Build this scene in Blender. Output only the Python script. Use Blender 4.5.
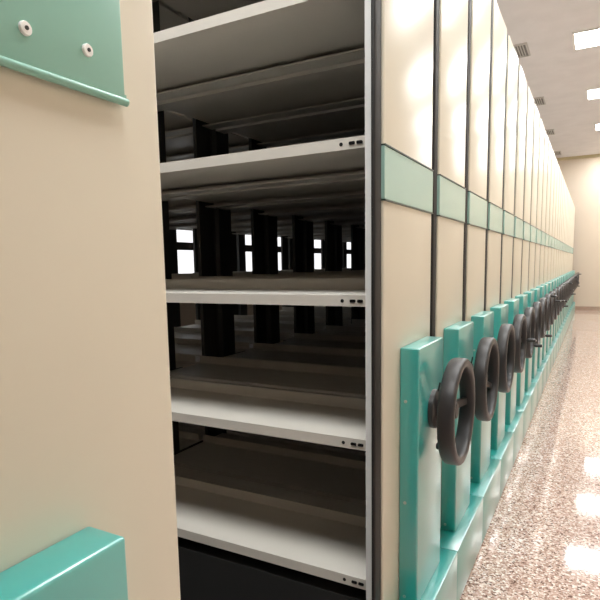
import bpy, bmesh, math, random
from mathutils import Vector, Matrix

for o in list(bpy.data.objects):
    bpy.data.objects.remove(o, do_unlink=True)
scene = bpy.context.scene
C = scene.collection
random.seed(7)

# ---------------------------------------------------------------- units
# All lengths below are written in units of U metres (the distance of the
# camera from the row of end panels).  Floor = 0, +Y runs down the aisle,
# +X points from the shelving into the aisle.
U = 0.4365
EYE = 2.59                      # camera height above the floor
CEIL = EYE + 5.30
FAR = 32.0                      # far wall

# ---------------------------------------------------------------- camera
yaw, pitch, roll, fpx = math.radians(28.454), math.radians(7.0845), math.radians(-1.0005), 541.33
cy, sy, cp, sp = math.cos(yaw), math.sin(yaw), math.cos(pitch), math.sin(pitch)
fw = Vector((-sy*cp, cy*cp, -sp)); rt0 = Vector((cy, sy, 0)); up0 = rt0.cross(fw)
rt = math.cos(roll)*rt0 + math.sin(roll)*up0
up = -math.sin(roll)*rt0 + math.cos(roll)*up0
cam_d = bpy.data.cameras.new('camera'); cam = bpy.data.objects.new('camera', cam_d); C.objects.link(cam)
m = Matrix.Identity(4)
for i in range(3):
    m[i][0], m[i][1], m[i][2] = rt[i], up[i], -fw[i]
m.translation = Vector((1.0*U, 0, EYE*U))
cam.matrix_world = m
cam_d.sensor_width = 36; cam_d.sensor_fit = 'HORIZONTAL'; cam_d.lens = fpx/600*36
cam_d.shift_x = -(300.5-300)/600; cam_d.shift_y = (332.64-300)/600
cam_d.clip_start = 0.01; cam_d.clip_end = 100
scene.camera = cam

# ---------------------------------------------------------------- world, exposure
w = bpy.data.worlds.new('world'); scene.world = w; w.use_nodes = True
w.node_tree.nodes['Background'].inputs[0].default_value = (1, 1, 1, 1)
w.node_tree.nodes['Background'].inputs[1].default_value = 0.0
scene.view_settings.view_transform = 'Standard'
scene.view_settings.look = 'None'
scene.view_settings.gamma = 1
scene.view_settings.use_curve_mapping = False
scene.view_settings.exposure = 0.12
LAMP = 27.0                     # radiance of the ceiling light diffusers

# ---------------------------------------------------------------- materials
def srgb(r, g, b):
    f = lambda c: (c/255/12.92) if c/255 <= .04045 else ((c/255+.055)/1.055)**2.4
    return (f(r), f(g), f(b), 1)

def mat(name, col, rough=.5, metal=0, ior=1.5, coat=0, cior=1.5, noise=0, nscale=30, bump=0, bscale=300):
    mt = bpy.data.materials.new(name); mt.use_nodes = True
    nt = mt.node_tree; b = nt.nodes['Principled BSDF']
    b.inputs['Base Color'].default_value = col
    b.inputs['Roughness'].default_value = rough
    b.inputs['Metallic'].default_value = metal
    b.inputs['IOR'].default_value = ior
    b.inputs['Coat Weight'].default_value = coat
    b.inputs['Coat Roughness'].default_value = .28
    b.inputs['Coat IOR'].default_value = cior
    tc = nt.nodes.new('ShaderNodeTexCoord')
    if noise:
        n = nt.nodes.new('ShaderNodeTexNoise'); n.inputs['Scale'].default_value = nscale
        n.inputs['Detail'].default_value = 4
        nt.links.new(tc.outputs['Object'], n.inputs['Vector'])
        r = nt.nodes.new('ShaderNodeValToRGB')
        r.color_ramp.elements[0].position = .3; r.color_ramp.elements[1].position = .7
        r.color_ramp.elements[0].color = tuple(c*(1-noise) for c in col[:3])+(1,)
        r.color_ramp.elements[1].color = tuple(min(1, c*(1+noise)) for c in col[:3])+(1,)
        nt.links.new(n.outputs['Fac'], r.inputs['Fac']); nt.links.new(r.outputs['Color'], b.inputs['Base Color'])
    if bump:
        n = nt.nodes.new('ShaderNodeTexNoise'); n.inputs['Scale'].default_value = bscale
        nt.links.new(tc.outputs['Object'], n.inputs['Vector'])
        bp = nt.nodes.new('ShaderNodeBump'); bp.inputs['Strength'].default_value = bump; bp.inputs['Distance'].default_value = .002
        nt.links.new(n.outputs['Fac'], bp.inputs['Height']); nt.links.new(bp.outputs['Normal'], b.inputs['Normal'])
    return mt

M = {}
M['cream'] = mat('cream_enamel', srgb(216, 210, 193), .29, ior=1.36, noise=.02, nscale=3)
M['teal'] = mat('teal_enamel', srgb(0, 158, 153), .33, ior=1.6, coat=1, cior=2.2, noise=.03, nscale=5)
M['band'] = mat('pale_teal_label_strip', srgb(162, 198, 188), .22, ior=1.6)
M['edge'] = mat('dark_green_edging', srgb(38, 62, 56), .4)
M['plate'] = mat('green_sign_plate', srgb(138, 188, 174), .3, ior=1.5, noise=.02, nscale=4)
M['shelf'] = mat('grey_white_shelf_enamel', srgb(205, 201, 192), .4, noise=.02, nscale=6)
M['upright'] = mat('upright_steel', srgb(60, 60, 58), .45)
M['post'] = mat('dark_bronze_edge', srgb(26, 24, 23), .6, ior=1.5, noise=.05, nscale=8)
M['rubber'] = mat('black_rubber', srgb(16, 15, 15), .6)
M['wheel'] = mat('black_moulded_plastic', srgb(46, 44, 45), .42, bump=.15, bscale=500)
M['base'] = mat('dark_base_steel', srgb(40, 40, 40), .5)
M['hole'] = mat('punched_hole_shadow', srgb(12, 12, 12), .8)
M['steel'] = mat('zinc_screw', srgb(205, 205, 200), .3, metal=.8)
M['white'] = mat('white_washer', srgb(248, 248, 246), .4)
M['wall'] = mat('painted_wall', srgb(218, 204, 186), .7, noise=.02, nscale=2)
M['skirting'] = mat('skirting_stone', srgb(176, 152, 134), .35, noise=.08, nscale=20)
M['trim'] = mat('cornice_paint', srgb(196, 184, 148), .5)
M['rail'] = mat('wall_rail_wood', srgb(58, 50, 46), .5)
M['vent'] = mat('vent_aluminium', srgb(196, 192, 188), .45)
M['ventdark'] = mat('vent_inside', srgb(125, 121, 118), .7)
M['frame'] = mat('light_frame', srgb(238, 236, 232), .4)

def ceiling_mat():
    mt = mat('ceiling_board', srgb(224, 221, 222), .85, noise=.04, nscale=4, bump=.2, bscale=120)
    return mt
M['ceiling'] = ceiling_mat()

def lamp_mat():
    mt = bpy.data.materials.new('lit_diffuser'); mt.use_nodes = True
    nt = mt.node_tree; b = nt.nodes['Principled BSDF']
    b.inputs['Base Color'].default_value = (.9, .9, .9, 1)
    b.inputs['Emission Color'].default_value = (.98, .99, .98, 1)
    b.inputs['Emission Strength'].default_value = LAMP
    return mt
M['lamp'] = lamp_mat()

def terrazzo():
    mt = bpy.data.materials.new('polished_terrazzo'); mt.use_nodes = True
    nt = mt.node_tree; b = nt.nodes['Principled BSDF']
    tc = nt.nodes.new('ShaderNodeTexCoord')
    v = nt.nodes.new('ShaderNodeTexVoronoi'); v.inputs['Scale'].default_value = 150
    v.inputs['Randomness'].default_value = 1
    nt.links.new(tc.outputs['Object'], v.inputs['Vector'])
    sep = nt.nodes.new('ShaderNodeSeparateColor'); nt.links.new(v.outputs['Color'], sep.inputs['Color'])
    r = nt.nodes.new('ShaderNodeValToRGB'); e = r.color_ramp; e.interpolation = 'CONSTANT'
    cols = [(0, (112, 84, 74)), (.10, (164, 133, 120)), (.29, (206, 178, 165)), (.52, (190, 160, 147)), (.70, (222, 202, 191)), (.86, (242, 233, 226))]
    e.elements[0].position = 0; e.elements[0].color = srgb(*cols[0][1])
    e.elements[1].position = cols[1][0]; e.elements[1].color = srgb(*cols[1][1])
    for p, c in cols[2:]:
        el = e.elements.new(p); el.color = srgb(*c)
    nt.links.new(sep.outputs['Red'], r.inputs['Fac'])
    nt.links.new(r.outputs['Color'], b.inputs['Base Color'])
    b.inputs['Roughness'].default_value = .07
    b.inputs['IOR'].default_value = 1.55
    return mt
M['terrazzo'] = terrazzo()

# ---------------------------------------------------------------- mesh helpers (coordinates in U)
def box(bm, x0, x1, y0, y1, z0, z1, bev=0, seg=2):
    vs = [bm.verts.new((x*U, y*U, z*U)) for x in (x0, x1) for y in (y0, y1) for z in (z0, z1)]
    idx = [(0, 1, 3, 2), (4, 6, 7, 5), (0, 4, 5, 1), (2, 3, 7, 6), (0, 2, 6, 4), (1, 5, 7, 3)]
    fs = [bm.faces.new([vs[i] for i in q]) for q in idx]
    if bev:
        es = list({e for f in fs for e in f.edges})
        bmesh.ops.bevel(bm, geom=es, offset=bev*U, segments=seg, affect='EDGES', profile=.5)

def lathe(bm, prof, n=32, axis='X', c=(0, 0, 0), closed=False):
    """prof: (radius, along-axis) pairs, revolved around the axis through c."""
    rings = []
    for r, a in prof:
        ring = []
        for k in range(n):
            t = 2*math.pi*k/n
            p, s = r*math.cos(t), r*math.sin(t)
            if axis == 'X': v = (a, p, s)
            elif axis == 'Y': v = (s, a, p)
            else: v = (p, s, a)
            ring.append(bm.verts.new(tuple((v[i]+c[i])*U for i in range(3))))
        rings.append(ring)
    pairs = list(zip(rings, rings[1:]))
    if closed: pairs.append((rings[-1], rings[0]))
    for a, b in pairs:
        for k in range(n):
            bm.faces.new((a[k], a[(k+1) % n], b[(k+1) % n], b[k]))
    if not closed:
        bm.faces.new(rings[0][::-1]); bm.faces.new(rings[-1])

def rod(bm, p0, p1, r0, r1=None, n=12):
    r1 = r0 if r1 is None else r1
    a, b = Vector(p0), Vector(p1); d = (b-a).normalized()
    u = d.orthogonal().normalized(); v = d.cross(u)
    rings = [[bm.verts.new((q+rr*(math.cos(2*math.pi*k/n)*u+math.sin(2*math.pi*k/n)*v))*U) for k in range(n)] for q, rr in ((a, r0), (b, r1))]
    for k in range(n):
        bm.faces.new((rings[0][k], rings[0][(k+1) % n], rings[1][(k+1) % n], rings[1][k]))
    bm.faces.new(rings[0][::-1]); bm.faces.new(rings[1])

def mesh(name, fn, smooth=False, bevel_angle=40):
    bm = bmesh.new(); fn(bm)
    bmesh.ops.recalc_face_normals(bm, faces=bm.faces[:])
    me = bpy.data.meshes.new(name); bm.to_mesh(me); bm.free()
    if smooth:
        me.polygons.foreach_set('use_smooth', [True]*len(me.polygons))
        me.set_sharp_from_angle(angle=math.radians(bevel_angle))
    return me

def obj(name, me, material, parent=None, loc=(0, 0, 0), rotx=0):
    if material and not me.materials: me.materials.append(M[material])
    o = bpy.data.objects.new(name, me); C.objects.link(o)
    o.location = tuple(c*U for c in loc); o.rotation_euler.x = rotx
    if parent: o.parent = parent
    return o

def tag(o, label, cat, group=None):
    o['label'] = label; o['category'] = cat
    if group: o['group'] = group
    return o

def thing(name, label, cat, loc=(0, 0, 0), group=None):
    o = bpy.data.objects.new(name, None); C.objects.link(o)
    o.empty_display_size = .1
    o.location = tuple(c*U for c in loc)
    return tag(o, label, cat, group)

def struct(name, fn, material):
    o = obj(name, mesh(name, fn), material); o['kind'] = 'structure'
    return o

# ---------------------------------------------------------------- the room
XL, XR, YB = -7.5, 5.5, -14.0
struct('floor', lambda b: box(b, XL, XR, YB, FAR, -.1, 0), 'terrazzo')
struct('ceiling', lambda b: box(b, XL, XR, YB, FAR, CEIL, CEIL+.1), 'ceiling')
struct('wall_far', lambda b: box(b, XL-.2, XR+.2, FAR, FAR+.2, -.1, CEIL+.1), 'wall')
struct('wall_near', lambda b: box(b, XL-.2, XR+.2, YB-.2, YB, -.1, CEIL+.1), 'wall')
struct('wall_left', lambda b: box(b, XL-.2, XL, YB, FAR, -.1, CEIL+.1), 'wall')
struct('wall_right', lambda b: box(b, XR, XR+.2, YB, FAR, -.1, CEIL+.1), 'wall')
struct('baseboard_far', lambda b: box(b, XL, XR, FAR-.04, FAR, 0, .2), 'skirting')
struct('trim_1', lambda b: box(b, XL, XR, FAR-.1, FAR, CEIL-.14, CEIL), 'trim')
struct('trim_2', lambda b: box(b, XL, XL+.08, YB, FAR, EYE+.40, EYE+.58), 'rail')
def glow_mat():
    mt = bpy.data.materials.new('frosted_daylight_pane'); mt.use_nodes = True
    b = mt.node_tree.nodes['Principled BSDF']
    b.inputs['Base Color'].default_value = (.8, .8, .8, 1); b.inputs['Roughness'].default_value = .5
    b.inputs['Emission Color'].default_value = (.97, .98, 1, 1); b.inputs['Emission Strength'].default_value = 1.1
    return mt
M['pane'] = glow_mat()
for n in range(6):      # low strip windows in the wall behind the shelving
    y0 = 5.2 + n*4.2
    f = struct('window_%d' % (n+1), lambda b: (box(b, XL, XL+.06, y0, y0+4.1, EYE-.20, EYE-.14), box(b, XL, XL+.06, y0, y0+4.1, EYE+.86, EYE+.92),
               box(b, XL, XL+.06, y0, y0+.06, EYE-.14, EYE+.86), box(b, XL, XL+.06, y0+4.04, y0+4.1, EYE-.14, EYE+.86)), 'frame')
    obj('pane', mesh('pane', lambda b: box(b, XL+.01, XL+.03, y0+.06, y0+4.04, EYE-.14, EYE+.86)), 'pane', f)
struct('floor_deck', lambda b: box(b, -5.5, -.06, .1, FAR-.3, 0.0005, .012), 'base')

# ---------------------------------------------------------------- shelving carriages
PITCH, PANEL, DEPTH = 1.059, .845, .98
S0 = 2.92                       # first carriage behind the open gap
NCAR = 27
BAY, NBAY, XF = 2.67, 2, -.114
ZTOP = EYE + 2.65
TREAD = EYE - 2.12
LEVELS = [EYE+2.54, EYE+1.556, EYE+.712, EYE-.178, EYE-1.040, EYE-1.930]
LIP = .066

def f_panel(b): box(b, -.022, 0, -.02, PANEL, TREAD, ZTOP, .010, 3)
def f_panel_wide(b): box(b, -.022, 0, -.12, PANEL, TREAD, ZTOP, .010, 3)
def f_frame(b): box(b, -.112, -.0225, -.016, PANEL-.004, .16, ZTOP-.004)
def f_frame_wide(b): box(b, -.068, -.0225, -.116, PANEL-.004, .16, ZTOP-.004)
def f_seal(b): box(b, -.036, -.012, -.120, -.0205, TREAD+.004, ZTOP-.006, .010, 3)
def f_band(b, y0=.052): box(b, -.02, .006, y0, PANEL+.004, EYE+.342, EYE+.618, .003, 1)
def f_bandtop(b, y0=.051): box(b, -.02, .010, y0, PANEL+.005, EYE+.618, EYE+.626)
def f_bandbot(b, y0=.051): box(b, -.02, .010, y0, PANEL+.005, EYE+.334, EYE+.342)
def f_tread(b): box(b, -.04, .201, -.117, PANEL+.094, 0.012, TREAD, .012, 2)
H0, H1, HX, HZ = .16, .735, .120, EYE-.497
def f_house_near(b): box(b, 0.001, HX, H0, H1, TREAD+.001, EYE-.583, .01, 3)
def f_house(b): box(b, 0.001, HX, H0, H1, TREAD+.001, HZ, .01, 3)
def f_base(b): box(b, XF-NBAY*BAY, -.135, .02, .77, .05, .50)
def f_top(b): box(b, XF-NBAY*BAY-.03, -.136, -.09, PANEL+.02, ZTOP-.07, ZTOP-.03)
def f_shelf(b):
    L0, L1 = -BAY+.034, -.034
    t = .012
    box(b, L0, L1, 0, DEPTH, -t, 0)                       # pan
    box(b, L0, L1, 0, t, -LIP, -t)                        # front lip
    box(b, L0, L1, t, .16, -LIP, -LIP+t)                  # front return
    box(b, L0, L1, DEPTH-t, DEPTH, -LIP, -t)              # rear lip
    box(b, L0, L1, DEPTH-.16, DEPTH-t, -LIP, -LIP+t)      # rear return
    box(b, L0, L1, .625, .625+t, 0, .08)                  # back stop
def f_upright(b):
    # angle post: one flange along the shelf front, one web into the depth
    box(b, -.034, 0, 0, .012, .50, ZTOP-.08)
    box(b, -.012, 0, .012, .25, .50, ZTOP-.08)
def f_upright_r(b):
    box(b, -.034, 0, .968, .98, .50, ZTOP-.08)
    box(b, -.012, 0, .73, .968, .50, ZTOP-.08)
def f_upright_mid(b):
    box(b, -.034, .034, 0, .012, .50, ZTOP-.08)
    box(b, -.020, .020, .012, .25, .50, ZTOP-.08)
def f_upright_mid_r(b):
    box(b, -.034, .034, .968, .98, .50, ZTOP-.08)
    box(b, -.020, .020, .73, .968, .50, ZTOP-.08)
def f_trim(b): box(b, -.036, 0, -.010, -.0005, .50, ZTOP-.02)
def f_screw(b): lathe(b, [(.010, 0), (.010, .004), (.006, .008)], 12, 'Y')
def f_round(b): lathe(b, [(.011, 0), (.011, .003)], 12, 'Y')
def f_slot(b): box(b, -.018, .018, 0, .003, -.009, .009, .006, 2)

# handwheel, centre at the origin, axle along X
WR = .337
def f_rim(b):
    prof = []
    for k in range(16):                                   # rounded rectangular section
        t = 2*math.pi*k/16
        cx, sx = math.cos(t), math.sin(t)
        e = .55
        prof.append((WR-.03+.03*math.copysign(abs(cx)**e, cx), .050*math.copysign(abs(sx)**e, sx)))
    lathe(b, prof, 56, 'X', closed=True)
def f_spoke(b):
    n = 8
    prev = None
    for k in range(n+1):
        s = k/n
        r = .05+(WR-.05-.05)*s
        x = -.055+.05*s*s
        wy, wx = .032-.010*s, .014
        ring = [bm_v for bm_v in (b.verts.new(((x+dx)*U, dy*U, r*U)) for dx, dy in ((-wx, -wy), (wx, -wy), (wx, wy), (-wx, wy)))]
        if prev:
            for i in range(4): b.faces.new((prev[i], prev[(i+1) % 4], ring[(i+1) % 4], ring[i]))
        else: b.faces.new(ring[::-1])
        prev = ring
    b.faces.new(prev)
def f_hub(b): lathe(b, [(.052, -.105), (.056, -.09), (.060, -.05), (.060, -.02), (.045, 0), (.02, .004)], 28, 'X')
def f_flange(b): lathe(b, [(.126, -.157), (.126, -.128), (.114, -.118), (.072, -.112), (.066, -.100), (.05, -.095)], 32, 'X')
def f_lever(b): rod(b, (-.125, .02, -.10), (-.112, -.04, -.19), .007, .005)
def f_pin(b): rod(b, (-.125, .0, .10), (-.115, .015, .17), .007, .005)
def f_knob(b):
    rod(b, (.03, 0, 0), (.06, 0, 0), .012)
    lathe(b, [(.016, .055), (.022, .062), (.024, .08), (.021, .12), (.023, .138), (.018, .148), (.006, .152)], 18, 'X')
def f_cap(b): lathe(b, [(.011, .150), (.011, .156), (.006, .159)], 12, 'X')

ME = {}
def me(key, fn, smooth=False):
    if key not in ME: ME[key] = mesh(key, fn, smooth)
    return ME[key]

ordinals = ['first', 'second', 'third', 'fourth', 'fifth', 'sixth', 'seventh', 'eighth', 'ninth', 'tenth', 'eleventh', 'twelfth',
            'thirteenth', 'fourteenth', 'fifteenth', 'sixteenth', 'seventeenth', 'eighteenth', 'nineteenth', 'twentieth',
            'twenty-first', 'twenty-second', 'twenty-third', 'twenty-fourth', 'twenty-fifth', 'twenty-sixth', 'twenty-seventh']
wheel_angles = [2.62, 2.2, 5.6, 4.71, 4.0, 1.2, 3.3, .2, 5.1, 2.4, 1.5, 4.4]

def handwheel(parent, yc, ang, folded=False, zc=-.93):
    wl = obj('handwheel', me('handwheel', f_rim, True), 'wheel', parent, (HX+.157, yc, EYE+zc), ang)
    for k in range(3):
        obj('spoke', me('spoke', f_spoke, True), 'wheel', wl, rotx=2*math.pi*k/3)
    obj('hub', me('hub', f_hub, True), 'wheel', wl)
    if folded:      # knob swung over to the back of the rim
        kb = obj('crank_knob', me('crank_knob', f_knob, True), 'wheel', wl, (-.01, 0, WR-.10)); kb.rotation_euler.z = math.pi; kb.scale = (.6, 1, 1)
    else:
        kb = obj('crank_knob', me('crank_knob', f_knob, True), 'wheel', wl, (0, 0, WR-.03))
        obj('knob_cap', me('knob_cap', f_cap, True), 'steel', wl, (0, 0, WR-.03))
    fl = obj('axle_flange', me('axle_flange', f_flange, True), 'wheel', parent, (HX+.157, yc, EYE+zc))
    obj('lock_lever', me('lock_lever', f_lever, True), 'base', fl)
    obj('lock_pin', me('lock_pin', f_pin, True), 'base', fl)
    return wl

def carriage(i, s, label, plate=False, hshift=0.0):
    c = thing('shelving_carriage', label, 'shelving', (0, s, 0), 'mobile shelving carriages standing along the aisle')
    wide = i == 0
    if wide:
        pn = obj('end_panel', me('end_panel_wide', f_panel_wide, True), 'cream', c)
        fr = obj('end_frame', me('end_frame_wide', f_frame_wide), 'rubber', c)
    else:
        pn = obj('end_panel', me('end_panel', f_panel, True), 'cream', c)
        fr = obj('end_frame', me('end_frame', f_frame), 'rubber', c)
    obj('seal_strip', me('seal_strip', f_seal, True), 'post', c, (0, -.10 if wide else 0, 0))
    obj('top_cover', me('top_cover', f_top), 'shelf', c)
    obj('base_tread', me('base_tread', f_tread, True), 'teal', c)
    obj('base_beam', me('base_beam', f_base), 'base', c)
    hs = obj('drive_housing', me('drive_housing_low', f_house_near, True) if plate else me('drive_housing', f_house, True), 'teal', c, (0, hshift, 0))
    if i < 8:
        for z in (EYE-.82, EYE-1.455, EYE-2.07):
            obj('screw', me('screw', f_screw, True), 'steel', hs, (.04, H0-.007, z))
    handwheel(c, (H0+H1)/2+.03+hshift, wheel_angles[i % len(wheel_angles)], i < 3 or i % 4 == 1, -1.03 if plate else -.93)
    if plate:
        def f_plate(b):
            box(b, .001, .022, PANEL-.80, PANEL-.135, EYE+.388, EYE+.78, .004, 2)
        def f_lip(b):
            rod(b, (.018, PANEL-.80, EYE+.385), (.018, PANEL-.128, EYE+.385), .009, n=20)
            box(b, .001, .02, PANEL-.80, PANEL-.130, EYE+.393, EYE+.401)
        sp_ = obj('sign_plate', mesh('sign_plate', f_plate, True), 'plate', pn)
        obj('plate_lip', mesh('plate_lip', f_lip, True), 'plate', pn)
        for y, z in ((.720-s, .458), (.866-s, .465)):
            obj('washer', mesh('washer', lambda b: lathe(b, [(.0135, .022), (.0135, .0255), (.0115, .028), (.006, .028)], 20, 'X'), True), 'white', pn, (0, y, EYE+z))
            obj('bolt', mesh('bolt', lambda b: lathe(b, [(.0042, .0275), (.0042, .030)], 8, 'X'), True), 'base', pn, (0, y, EYE+z))
    else:
        y0 = -.123 if wide else -.023
        k_ = '_wide' if wide else ''
        obj('label_band', me('label_band'+k_, lambda b: f_band(b, y0), True), 'band', pn)
        obj('band_edge', me('band_top'+k_, lambda b: f_bandtop(b, y0-.001)), 'edge', pn)
        obj('band_edge', me('band_bottom'+k_, lambda b: f_bandbot(b, y0-.001)), 'edge', pn)
    if wide:
        for z in LEVELS[1:]:
            obj('screw', me('screw', f_screw, True), 'steel', fr, (-.05, -.128, z-.035))
    # skeleton and shelves
    dy = -.13 if plate else 0
    for k in range(NBAY+1):
        x = XF-BAY*k
        if k == 0: a, b_ = ('upright', f_upright), ('upright_rear', f_upright_r)
        else: a, b_ = ('upright_mid', f_upright_mid), ('upright_mid_rear', f_upright_mid_r)
        obj('upright', me(*a), 'upright', c, (x, dy, 0)); obj('upright', me(*b_), 'upright', c, (x, dy, 0))
    obj('edge_trim', me('edge_trim', f_trim), 'white', c, (XF, dy, 0))
    for k in range(NBAY):
        for z in LEVELS:
            sh = obj('shelf', me('shelf', f_shelf), 'shelf', c, (XF-BAY*k, dy, z))
            if i == 0 and k == 0:
                obj('bolt_hole', me('bolt_hole', f_round), 'hole', sh, (-.185, -.002, -.034))
                obj('slot_hole', me('slot_hole', f_slot), 'hole', sh, (-.118, -.002, -.034))
                obj('slot_hole', me('slot_hole', f_slot), 'hole', sh, (-.072, -.002, -.034))
    return c

carriage(-1, 1.105-PANEL, 'near carriage at the left edge, with bolted green sign plate on its cream panel', True, hshift=.805-(1.105-PANEL)-H1)
for i in range(NCAR):
    if i == 0: lab = 'shelving carriage with its empty shelves open to the gap and the largest visible handwheel'
    elif i == NCAR-1: lab = 'last shelving carriage of the closed row, beside the far wall'
    else: lab = '%s shelving carriage of the row, counted from the open gap into the distance' % ordinals[i]
    carriage(i, S0+PITCH*i, lab)

# ---------------------------------------------------------------- ceiling lights and vents
LW, LD = 3.0, 1.15
def f_lframe(b):
    e = .05
    box(b, 0, LW, 0, e, -.03, 0); box(b, 0, LW, LD-e, LD, -.03, 0)
    box(b, 0, e, e, LD-e, -.03, 0); box(b, LW-e, LW, e, LD-e, -.03, 0)
def f_ldiff(b): box(b, .05, LW-.05, .05, LD-.05, -.022, -.002)
ys = [-.1, 4.9, 9.9, 14.9, 19.9, 24.9, 29.9]
rows = [(.30, 'over the aisle'), (-3.7, 'added unseen above the shelving')]
names = ['behind the viewer', 'level with the open gap', 'nearest ahead', 'largest in view', 'second in view', 'third in view', 'beside the far wall']
for x, where in rows:
    for y, nm in zip(ys, names):
        if x < 0:
            if y != 4.9: continue
            y = .85  # unseen panel added over the gap to brighten the open shelf fronts
        t = thing('ceiling_light', 'lit ceiling panel %s, %s' % (where, nm), 'ceiling light', (x+(.046*(y-14.9) if x == .30 else 0), y, CEIL), 'ceiling light panels')
        obj('light_frame', me('light_frame', f_lframe), 'frame', t)
        obj('diffuser', me('diffuser', f_ldiff), 'lamp', t)
VW, VD = .56, .9
def f_vback(b): box(b, .03, VW-.03, .03, VD-.03, -.012, 0)
def f_vframe(b):
    e = .04
    box(b, 0, VW, 0, e, -.04, 0); box(b, 0, VW, VD-e, VD, -.04, 0)
    box(b, 0, e, e, VD-e, -.04, 0); box(b, VW-e, VW, e, VD-e, -.04, 0)
def f_slat(b): box(b, 0, .02, .04, VD-.04, -.034, -.012)
for y, nm in zip((14.95, 19.95, 24.95, 29.95), ('nearest and largest', 'second nearest', 'third nearest', 'farthest')):
    t = thing('ceiling_vent', '%s slatted metal air vent on the ceiling above the panel tops' % nm, 'vent', (-1.25, y, CEIL), 'ceiling vents')
    obj('vent_backing', me('vent_backing', f_vback), 'ventdark', t)
    obj('vent_frame', me('vent_frame', f_vframe), 'vent', t)
    for k in range(7): obj('slat', me('slat', f_slat), 'vent', t, (.07+k*.062, 0, 0))
